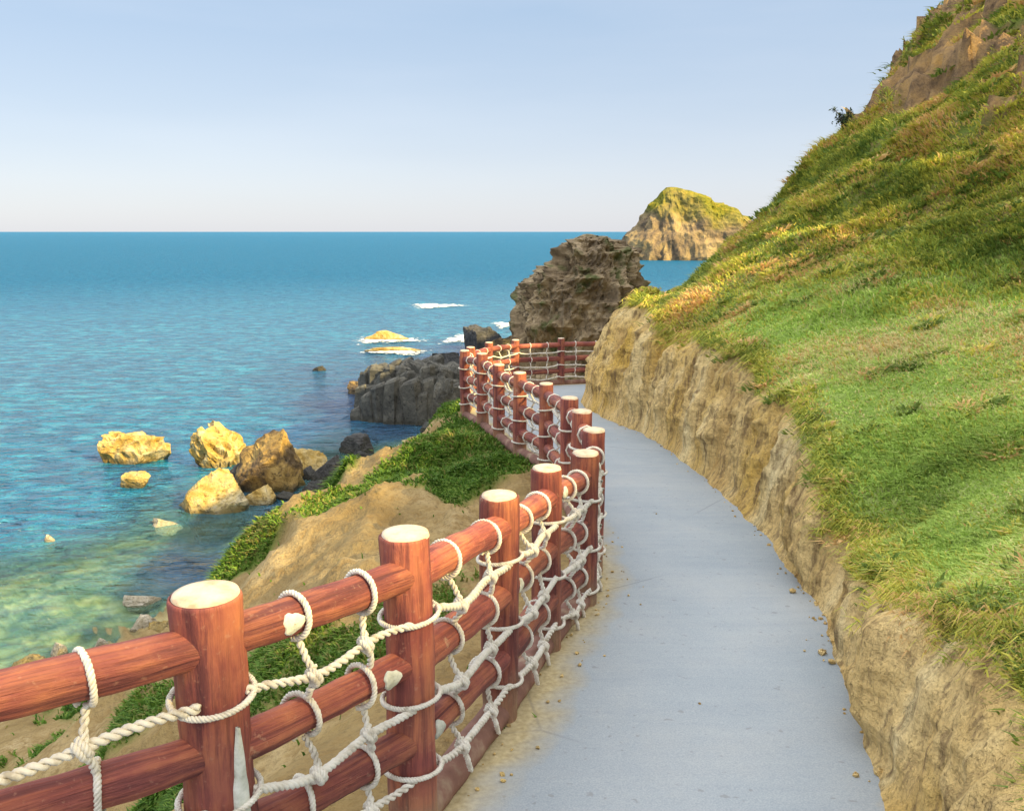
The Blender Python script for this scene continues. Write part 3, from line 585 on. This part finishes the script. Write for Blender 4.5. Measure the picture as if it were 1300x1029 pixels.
rock('shore_stone', 'prock', 178, 768, 54, 10, 'flat tan stone barely above the shallow water', 78, .7, group=G3, sink=.6)
rock('shore_stone', 'prock', 60, 688, 18, 9, 'little tan stone alone in the shallows', 81, .8, group=G3, sink=.5)
rock('shore_stone', 'prock', 206, 668, 46, 8, 'pale stone under the cluster, nearly covered by water', 83, .7, group=G3, sink=.8)
rock('shore_stone', 'prock', 125, 822, 26, 10, 'dull pale stone midway along the near shore', 86, .8, group=G3)

def ring_rock(name, mat, rows, Y, depth=.7, amp=.5, seed=0, seg=110, sub=5, fs=.35, vert=(1, 1, 1), attrs=None, zbase=-3):
    """a rock mass through surveyed outline rows (left px, right px, y px) at distance Y, as deep as it is wide"""
    R = []
    for y, l, r in rows:
        a, b = at(l, y, Y), at(r, y, Y); R.append(((a[0] + b[0]) / 2, (b[0] - a[0]) / 2, a[2]))
    R.append((R[-1][0], R[-1][1] * 1.15, zbase)); R = np.array(R); t = np.linspace(0, 1, len(R)); tt = np.linspace(0, 1, len(R) * sub)
    cx, w, z = (np.interp(tt, t, R[:, k]) for k in range(3)); th = np.arange(seg) / seg * 2 * math.pi; n = len(tt)
    sq = lambda c: np.sign(c) * np.abs(c) ** .8
    V = np.stack([cx[:, None] + w[:, None] * sq(np.cos(th)), Y + depth * w[:, None] * sq(np.sin(th)), np.repeat(z[:, None], seg, 1)], -1)
    out = np.stack([np.cos(th), np.sin(th), np.full(seg, .25)], -1)[None]
    q = V.reshape(-1, 3) * np.array(vert); d = (ridged(q * fs, 5, seed) - .45) * amp + (ridged(q * fs * 3.1, 3, seed + 3) - .4) * amp * .45
    d = d.reshape(n, seg, 1) * np.minimum(1, w / (w.max() * .25))[:, None, None]; V = V + out * d
    V = V.reshape(-1, 3); top = V[:seg].mean(0) + [0, 0, .1 * w[0]]; V = np.r_[V, [top]]; T = [(n * seg, j, (j + 1) % seg) for j in range(seg)]
    return V, grid_quads(n, seg, True)[:, ::-1], np.array(T)
V, Q, T = ring_rock('sea_stack', 'srock', [(297, 740, 750), (300, 733, 760), (305, 722, 776), (311, 714, 792), (319, 709, 812), (334, 702, 812), (350, 677, 812), (364, 665, 813), (378, 658, 815), (400, 656, 820), (430, 655, 826), (470, 640, 850)], 72, .75, 1.5, 4, 200, 7, .40, (1.25, 1.25, .62))
o = link('sea_stack', mesh_np('sea_stack', V, Q, T), MAT['srock'], None, False); tag(o, 'tall craggy brown rock stack standing behind the far fence', 'rock stack')
V, Q, T = ring_rock('headland', 'head', [(238, 846, 858), (243, 842, 874), (250, 838, 890), (262, 828, 920), (275, 817, 948), (288, 808, 966), (296, 801, 980), (308, 793, 992), (322, 787, 1000), (330, 784, 1004)], 455, .55, 5.5, 9, 260, 9, .05, (1, 1, .3))
gm = np.clip(sm(12, 28, V[:, 2] + 16 * fbm(V * .06, 4, 5) + (V[:, 0] - 98) * .26) , 0, 1); gm = np.maximum(gm, sm(37, 44, V[:, 2] + 5 * fbm(V * .05, 3, 3)))
o = link('headland', mesh_np('headland', V, Q, T, {'green': gm}), MAT['head'], None, False); tag(o, 'distant sunlit headland with yellow grass top and rock face', 'headland', kind='structure')

def columns():
    mb = MB(); r = np.random.default_rng(3); Yc = 64.0; sc = Yc / FPX; rad = .62
    prof = np.array([(452, 488), (462, 474), (476, 466), (500, 462), (520, 459), (540, 454), (560, 458), (575, 466), (592, 472), (612, 490)])
    for row in range(7):
        for col in range(16):
            px = 455 + col * 10.3 + (row % 2) * 5 + r.uniform(-2, 2); Y = Yc + row * .95 + r.uniform(-.2, .2) - .9
            edge = abs(px - 525) / 75; Y += 1.8 * edge ** 2
            top = np.interp(px, prof[:, 0], prof[:, 1]) + 13 + r.uniform(-6, 9) + (16 if row == 0 else 6 if row == 1 else 0) * r.uniform(.1, 1.4); zt = at(px, top, Yc)[2]
            x = at(px, 520, Yc)[0]; n = r.integers(5, 7); a0 = r.uniform(0, 6); R_ = rad * r.uniform(.85, 1.35); lean = r.uniform(-.22, .12), r.uniform(-.05, .12)
            V = []; zz = [-2.5, zt * .35, zt * .7, zt - .18, zt]
            for q, z in enumerate(zz):
                f = (1.12, 1.06, 1, .95, .70)[q]
                for k in range(n):
                    a = a0 + k / n * 6.283; ti = .22 * math.cos(a + row) if q >= 3 else 0
                    V.append((x + lean[0] * z * .5 + math.cos(a) * R_ * f * (1 + r.uniform(-.07, .07)), Y + lean[1] * z + math.sin(a) * R_ * f, z + ti))
            V.append((x + lean[0] * zt * .5, Y + lean[1] * zt, zt + .06)); c = len(V) - 1
            mb.add(V, grid_quads(len(zz), n, True), [((len(zz) - 1) * n + k, (len(zz) - 1) * n + (k + 1) % n, c) for k in range(n)])
    return mb.mesh('sea_cliff_outcrop')
o = link('sea_cliff_outcrop', columns(), MAT['grock'], None, False); tag(o, 'dark grey outcrop of upright rock columns in the sea', 'rock outcrop')
G4 = 'rocks around the column outcrop'
rock('outcrop_rock', 'mrock', 470, 497, 62, 20, 'low reddish black rock left of the column outcrop', 91, .6, group=G4, z=.2)
rock('outcrop_rock', 'grock', 570, 535, 46, 66, 'large pale grey block between outcrop and fence', 93, .8, group=G4, cuts=8, Y=52)
rock('outcrop_rock', 'drock', 612, 440, 60, 26, 'dark jagged rocks right behind the fence corner', 95, .7, group=G4, z=.4)
rock('outcrop_rock', 'drock', 560, 470, 60, 26, 'black rock ledge behind the column outcrop', 97, .6, group=G4)
rock('outcrop_rock', 'drock', 545, 548, 40, 20, 'small dark rock at the waterline below the outcrop', 99, .8, group=G4)
rock('outcrop_rock', 'mrock', 640, 452, 50, 30, 'brown black rock at the left foot of the stack', 101, .8, group=G4, z=2)

gravel()
# ------------------------------------------------------------------ foam
def foam(px, py, w, h, label, seed):
    p = on_water(px, py, .09); mx = p[1] / FPX; my = p[1] ** 2 / (EYE * FPX); n, m = 12, 48; V = []; ed = []
    for i in range(n):
        for j in range(m):
            a = j / m * 2 * math.pi; rr = i / (n - 1) * (1 + .25 * math.sin(a * 3 + seed) + .15 * math.sin(a * 7 + seed * 2))
            V.append((w / 2 * mx * rr * math.cos(a), h / 2 * my * rr * math.sin(a), .10 * (1 - i / (n - 1)) * (1 + .6 * math.sin(seed + i * 2 + j * .9)))); ed.append(1 - i / (n - 1))
    o = link('foam', mesh_np('foam', V, grid_quads(n, m, True), attrs={'edge': ed}), MAT['foam']); o.location = p
    tag(o, label, 'foam', kind='stuff')
foam(553, 388, 90, 8, 'white breaker patch out in the blue sea', 1); foam(492, 431, 110, 13, 'foam around the washed reef', 2); foam(505, 447, 110, 8, 'foam along the thin flat reef', 5)
foam(590, 430, 70, 16, 'foam beside the jagged rocks', 3); foam(640, 412, 40, 10, 'foam at the foot of the stack', 7); foam(470, 431, 50, 5, 'foam strip left of the reef', 8)

# ------------------------------------------------------------------ fence
PR, RR = .080, .053
RAILD = (.135, .425, .70)      # rails, below the post top
ROPED = (.27, .56, .82)        # horizontal ropes, below the post top
def bump_tube(P, r, sides, seed, amp, mb=None):
    P = np.asarray(P, float); mb = mb or MB(); n = len(P); mb.tube(P, r, sides, True); V = mb.V[-1]
    c = np.repeat(P, sides, 0); dd = V[:n * sides] - c
    ln = np.r_[0, np.cumsum(np.linalg.norm(np.diff(P, axis=0), axis=1))]; th = np.arange(sides) / sides * 2 * math.pi; g = np.zeros((len(V), 3))
    g[:n * sides] = np.stack([np.tile(np.cos(th) * .08, n), np.tile(np.sin(th) * .08, n), np.repeat(ln, sides)], 1) + seed * 1.37; mb.grain = g
    V[:n * sides] += dd * (amp * fbm(np.c_[V[:n * sides, :2] * 9, V[:n * sides, 2] * 2.2], 3, seed))[:, None]
    return mb
fence = empty('log_fence', (0, 0, 0)); tag(fence, 'red brown three rail log fence with pale topped posts along the path', 'fence')
def make_post(i):
    x, y, z = PB[i]; h = PH[i]; near = i <= 6; sides = 40 if near else 20
    zz = np.r_[np.linspace(-.15, h - .012, 26 if near else 10), h - .004, h]
    lx, ly = random.uniform(-.008, .008), random.uniform(-.008, .008); sc = PSC[i]
    P = np.c_[x + lx * zz, y + ly * zz, z + zz]; r = np.r_[np.full(len(zz) - 2, PR), PR * .985, PR * .94] * sc * np.interp(zz, [-.15, h], [1.03, .985])
    pm = bump_tube(P, r, sides, i, .15); pv = pm.V[-1]; pm.A[-1] = .8 * sm(z + .26, z + .02, pv[:, 2] + .1 * fbm(pv * 14, 3, i))
    o = pm.build('post', MAT['paint'], fence, attr='dust')
    k = MB(); th = np.arange(sides) / sides * 2 * math.pi; V = [(x + lx * h, y + ly * h, z + h + .012)]; rings = (.35, .7, .90, .95)
    for q, f in enumerate(rings):
        zt = z + h + (.012, .011, .007, -.006)[q]
        V += [(x + lx * h + math.cos(t) * PR * sc * f, y + ly * h + math.sin(t) * PR * sc * f, zt) for t in th]
    T = [(0, 1 + j, 1 + (j + 1) % sides) for j in range(sides)]; Qd = grid_quads(len(rings), sides, True) + 1
    k.add(V, Qd[:, ::-1], T); c = k.build('post_top', MAT['cut'], o, True)
    return o
post_objs = [make_post(i) for i in range(len(POSTS))]
post_objs[1]['label'] = 'post with a long pale chip at its foot'
side = lambda i: np.array([(PB[i + 1] - PB[i])[1], -(PB[i + 1] - PB[i])[0], 0]) / np.linalg.norm((PB[i + 1] - PB[i])[:2])
rail_ax = {}
for i in range(len(POSTS) - 1):
    d = PB[i + 1] - PB[i]; sd = side(i); near = i <= 6
    for k, q in enumerate(RAILD):
        a = PB[i] + [0, 0, PH[i] - q] + sd * .012; b = PB[i + 1] + [0, 0, PH[i + 1] - q] + sd * .012
        a = a + [0, 0, random.uniform(-.012, .012)]; b = b + [0, 0, random.uniform(-.012, .012)]
        L = np.linalg.norm(b - a); t = np.linspace(.02 / L, 1 - .02 / L, 30 if near else 8); P = a + (b - a) * t[:, None]
        bow = np.sin(t * math.pi) * random.uniform(-.008, .008); P[:, 2] += bow
        rr = RR * random.uniform(.95, 1.07) * np.interp(t, [0, 1], [random.uniform(.97, 1.08), 1])
        o = bump_tube(P, rr, 24 if near else 12, i * 7 + k, .15).build('rail', MAT['paint'], fence); rail_ax[i, k] = (a, b)
        if (i, k) in ((1, 0), (1, 1), (3, 1), (2, 2), (4, 0)):          # chipped paint that shows the plaster
            tc = {(1, 0): .30, (1, 1): .80, (3, 1): .12, (2, 2): .1, (4, 0): .15}[i, k]; m_ = MB(); V = []; ax = (b - a) / L; up = np.array([0, 0, 1.]); s2 = np.cross(ax, up); s2 /= np.linalg.norm(s2); u2 = np.cross(s2, ax)
            if s2 @ sd < 0: s2 = -s2
            nr_, na_ = 5, 20
            for ia in range(nr_):
                for ib in range(na_):
                    f = (.05, .5, .8, .93, 1.0)[ia]; th = ib / na_ * 2 * math.pi; f *= 1 + .14 * math.sin(th * 3 + i) + .07 * math.sin(th * 7 + k)
                    ang = math.radians(-2 + 36 * f * math.sin(th)); le = .036 * f * math.cos(th)
                    V.append(a + ax * (tc * L + le) + (s2 * math.cos(ang) + u2 * math.sin(ang)) * (RR * 1.055 + (.002, .002, .002, .001, -.006)[ia]))
            m_.add(V, grid_quads(nr_, na_, True)); m_.build('bare_patch', MAT['bare'], o)
    a = PB[i] + [0, 0, .035]; b = PB[i + 1] + [0, 0, .035]; t = np.linspace(-.04, 1.04, 24); P = a + (b - a) * t[:, None] + sd * .0
    bump_tube(P, .062 * random.uniform(.92, 1.1), 18, i + 90, .14).build('kerb_log', MAT['kerb'], fence)
# long pale chip at the foot of the first full post
def splinter():
    i = 1; x, y, z = PB[i]; h = PH[i]; m_ = MB(); V = []; n = 22; m = 9
    for a in range(n):
        t = a / (n - 1); wz = z + .0 + t * .72; half = (.62 * (1 - t) ** .8 + .02) * (1 + .10 * math.sin(a * 2.1)); c = -.62 + .05 * t
        for b in range(m):
            s = b / (m - 1) * 2 - 1; ang = c + half * s; rad = PR * 1.13 * 1.09 + .012 * (1 - s * s) * (1 - t) - (.014 if abs(s) == 1 else 0)
            V.append((x + math.cos(ang) * rad, y + math.sin(ang) * rad, wz))
    m_.add(V, grid_quads(n, m)); m_.build('pale_chip', MAT['bare'], post_objs[1])
splinter()

# ------------------------------------------------------------------ rope net on the path side of the fence
def strand_rope(mb, P, r, strands=3, pitch=.06, sides=6, amp=.0, detail=True):
    """a laid rope of twisted strands along P"""
    if not detail: mb.tube(resample(P, .05), r * 1.25, 6); return
    P = resample(P, pitch / 8); n = len(P); T = np.gradient(P, axis=0); T /= np.linalg.norm(T, axis=1)[:, None]
    N = np.cross(T, [0, 0, 1.]) + 1e-6; bad = np.linalg.norm(N, axis=1) < .3
    if bad.any(): N = np.cross(T, [.3, .9, .1])
    N /= np.linalg.norm(N, axis=1)[:, None]; B = np.cross(T, N); s = np.arange(n) * pitch / 8
    for k in range(strands):
        ph = s / pitch * 2 * math.pi + k * 2 * math.pi / strands; off = r * .62; lump = 1 + .16 * vnoise(np.c_[s * 30, np.full(n, k), s * 0], k)
        mb.tube(P + off * (np.cos(ph)[:, None] * N + np.sin(ph)[:, None] * B), r * .62 * lump, sides)
net = empty('rope_net', (0, 0, 0)); tag(net, 'knotted white rope net tied along the log fence', 'rope net')
def loop_pts(c, ax, rad, start=0, turns=1.0, n=22, skew=.0):
    ax = ax / np.linalg.norm(ax); up = np.array([0, 0, 1.]); u = up - ax * (up @ ax); u /= np.linalg.norm(u); v = np.cross(ax, u); t = np.linspace(0, turns, n) * 2 * math.pi + start
    return c + rad * (np.cos(t)[:, None] * u + np.sin(t)[:, None] * v) + ax * (skew * np.linspace(-1, 1, n))[:, None]
for i in range(len(POSTS) - 1):
    sd = side(i); d = PB[i + 1] - PB[i]; ax = d / np.linalg.norm(d); near = i <= 5; L = np.linalg.norm(d)
    det = i <= 8; R = .0108
    ropes = []
    for k, q in enumerate(ROPED):
        a = PB[i] + [0, 0, PH[i] - q] + sd * (PR * .80) + ax * .055; b = PB[i + 1] + [0, 0, PH[i + 1] - q] + sd * (PR * .80) - ax * .055
        t = np.linspace(0, 1, 24); sag = random.uniform(.018, .045); P = a + (b - a) * t[:, None] - np.c_[0 * t, 0 * t, sag * np.sin(t * math.pi)] + sd * (.012 * np.sin(t * math.pi * 2))[:, None]
        P[:, 2] += .010 * np.sin(t * 9 + k + i); ropes.append(P)
        mb = MB(); strand_rope(mb, P, R * random.uniform(1.02, 1.22) if det else R, 2 if k % 2 == 0 else 3, .052, 6, 0, det)
        # the rope runs once round the far post before it goes on
        c = PB[i + 1] + [0, 0, PH[i + 1] - q]; th = np.linspace(0, 1, 30) * 2 * math.pi; pr = PR * PSC[i + 1] * 1.06 + .010
        ring = np.stack([c[0] + pr * np.cos(th), c[1] + pr * np.sin(th), c[2] + .010 * np.sin(th * 1 + i + k)], 1); strand_rope(mb, ring, .0075, 3, .03, 5, 0, det and i <= 4)
        mb.build('horizontal_rope', MAT['rope'], net)
    for f in (.33 + random.uniform(-.04, .04), .70 + random.uniform(-.04, .04)):
        mb = MB(); js = random.uniform(-.02, .02); prev = None
        for k in range(3):
            a, b = rail_ax[i, k]; ca = a + (b - a) * f + ax * (js + random.uniform(-.015, .015)); j = int(np.clip(f + js / L, 0, 1) * 23); knot = ropes[k][j]
            lp = loop_pts(ca, ax + sd * random.uniform(-.2, .2), RR * 1.08 + .007, math.pi, 1.0, 26, random.uniform(-.022, .022))
            lp[:, 2] -= .004
            strand_rope(mb, lp, .0078, 3, .035, 5, 0, det and i <= 5)
            lo = lp[0] + sd * .004; bot = ca - np.array([0, 0, RR + .012]) + sd * .012
            strand_rope(mb, np.array([bot, (bot + knot) / 2 + ax * random.uniform(-.012, .012), knot + sd * .012]), .0095, 2, .04, 6, 0, det)
            kn = loop_pts(knot, ax + np.array([0, 0, .4]), R * 2.0, 0, 2.0, 24, .014); strand_rope(mb, kn, .0085, 3, .03, 5, 0, det and i <= 4)
            if k < 2:
                a2, b2 = rail_ax[i, k + 1]; cn = a2 + (b2 - a2) * f + ax * js; topn = cn + np.array([0, 0, RR + .008]) + sd * .03
                strand_rope(mb, np.array([knot + sd * .014, (knot + topn) / 2 + sd * .012 + ax * random.uniform(-.015, .015), topn]), .0095, 2, .04, 6, 0, det)
            elif near:      # a loose tail below the last knot
                e_ = knot + sd * .02; strand_rope(mb, np.array([knot, e_ + [0, 0, -.05], e_ + ax * .03 + [0, 0, -.11]]), .009, 3, .035, 5, 0, det)
        mb.build('vertical_rope', MAT['rope'], net)
        if i == 4: pass

# ------------------------------------------------------------------ small bush on the ridge
def bush():
    q = HQ.reshape(-1, 3); q = q[(q[:, 1] > 5) & (q[:, 1] < 40) & (q[:, 0] < .62 * q[:, 1])]; d_ = q[:, 1] * cP - (q[:, 2] - EYE) * sP; px = 650 + FPX * q[:, 0] / d_; py = 514.5 - FPX * (q[:, 1] * sP + (q[:, 2] - EYE) * cP) / d_
    m_ = np.abs(px - 1072) < 5; p = q[m_][np.argmin(py[m_])] - [0, 0, .36]; o = empty('ridge_bush', p); tag(o, 'small dark wind bent bush on the skyline of the ridge', 'bush')
    s = MB(); lf = MB(); r = np.random.default_rng(5)
    for k in range(9):
        a = r.uniform(0, 6.28); tip = np.array([math.cos(a) * r.uniform(.15, .40) - .08, math.sin(a) * .25, r.uniform(.06, .30)]); mid = tip * .5 + [0, 0, .06]
        P = catmull([np.array([0, 0, -.15]), mid, tip], 6); s.tube(P, np.linspace(.014, .004, len(P)), 5)
        for q in range(26):
            c = P[r.integers(5, len(P))] + r.normal(0, .045, 3); n1 = r.normal(size=3); n1 /= np.linalg.norm(n1); n2 = np.cross(n1, r.normal(size=3)); n2 /= np.linalg.norm(n2)
            lf.add([c - n1 * .035, c + n2 * .014, c + n1 * .035, c - n2 * .014], [(0, 1, 2, 3)])
    s.build('stem', MAT['stem'], o); lf.build('foliage', MAT['leaf'], o, False)
bush()

# ------------------------------------------------------------------ light, sky, camera
w = bpy.data.worlds.new('World'); SC.world = w; w.use_nodes = True; nt = w.node_tree; bg = nt.nodes['Background']
sky = nt.nodes.new('ShaderNodeTexSky'); sky.sky_type = 'NISHITA'; sky.sun_disc = False; sky.sun_elevation = SUN_EL; sky.sun_rotation = SUN_AZ
sky.air_density = 1.0; sky.dust_density = .6; sky.ozone_density = 1.4
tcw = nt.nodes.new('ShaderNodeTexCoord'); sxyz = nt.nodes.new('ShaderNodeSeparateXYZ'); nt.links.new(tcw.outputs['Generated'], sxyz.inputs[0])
cr = nt.nodes.new('ShaderNodeValToRGB'); nt.links.new(sxyz.outputs[2], cr.inputs[0])      # pale haze low down, clear blue above it, extra brightness added overhead, out of view, to lift the shade
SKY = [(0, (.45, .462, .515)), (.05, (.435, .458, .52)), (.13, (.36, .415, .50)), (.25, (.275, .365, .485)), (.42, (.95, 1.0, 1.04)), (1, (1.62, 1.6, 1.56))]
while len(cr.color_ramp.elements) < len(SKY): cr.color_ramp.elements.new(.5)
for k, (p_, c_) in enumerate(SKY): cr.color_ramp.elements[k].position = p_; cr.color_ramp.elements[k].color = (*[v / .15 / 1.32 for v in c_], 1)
# faint uneven high haze
nz_ = nt.nodes.new('ShaderNodeTexNoise'); mp_ = nt.nodes.new('ShaderNodeMapping'); mp_.inputs['Scale'].default_value = (1.2, 1.2, 7); nt.links.new(tcw.outputs['Generated'], mp_.inputs[0]); nt.links.new(mp_.outputs[0], nz_.inputs[0])
nz_.inputs['Scale'].default_value = 1.6; nz_.inputs['Detail'].default_value = 5; hz_ = nt.nodes.new('ShaderNodeMapRange'); nt.links.new(nz_.outputs[0], hz_.inputs[0]); hz_.inputs[1].default_value = .45; hz_.inputs[2].default_value = .75; hz_.inputs[4].default_value = .35
mh_ = nt.nodes.new('ShaderNodeMix'); mh_.data_type = 'RGBA'; nt.links.new(hz_.outputs[0], mh_.inputs[0]); nt.links.new(cr.outputs[0], mh_.inputs[6]); mh_.inputs[7].default_value = (.47 / .15 / 1.32, .50 / .15 / 1.32, .56 / .15 / 1.32, 1)
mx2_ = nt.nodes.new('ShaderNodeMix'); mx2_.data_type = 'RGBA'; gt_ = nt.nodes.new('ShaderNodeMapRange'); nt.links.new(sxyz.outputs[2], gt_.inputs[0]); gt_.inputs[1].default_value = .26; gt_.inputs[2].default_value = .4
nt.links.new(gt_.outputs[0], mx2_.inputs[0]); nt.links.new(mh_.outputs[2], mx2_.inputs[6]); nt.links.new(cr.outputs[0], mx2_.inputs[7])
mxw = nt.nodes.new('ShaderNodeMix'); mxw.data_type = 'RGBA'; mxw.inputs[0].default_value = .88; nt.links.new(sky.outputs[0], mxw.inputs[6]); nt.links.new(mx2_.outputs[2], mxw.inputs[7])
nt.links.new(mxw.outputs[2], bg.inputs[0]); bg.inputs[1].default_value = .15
ld = bpy.data.lights.new('sun', 'SUN'); ld.energy = 5.0; ld.angle = math.radians(.5); ld.color = (1, .76, .30); so = bpy.data.objects.new('sun', ld); C.objects.link(so)
S = Vector((math.sin(SUN_AZ) * math.cos(SUN_EL), math.cos(SUN_AZ) * math.cos(SUN_EL), math.sin(SUN_EL))); so.rotation_euler = S.to_track_quat('Z', 'Y').to_euler(); so.location = (20, -20, 60)
cd = bpy.data.cameras.new('camera'); cam = bpy.data.objects.new('camera', cd); C.objects.link(cam); SC.camera = cam
cam.location = (0, 0, EYE); cam.rotation_euler = (math.pi / 2 - PITCH, 0, 0); cd.sensor_width = 36; cd.lens = 36 * FPX / 1300; cd.clip_start = .05; cd.clip_end = 100000
SC.view_settings.view_transform = 'Standard'; SC.view_settings.look = 'None'; SC.view_settings.exposure = 1.0; SC.view_settings.gamma = 1
SC.cycles.max_bounces = 8; SC.cycles.transparent_max_bounces = 12
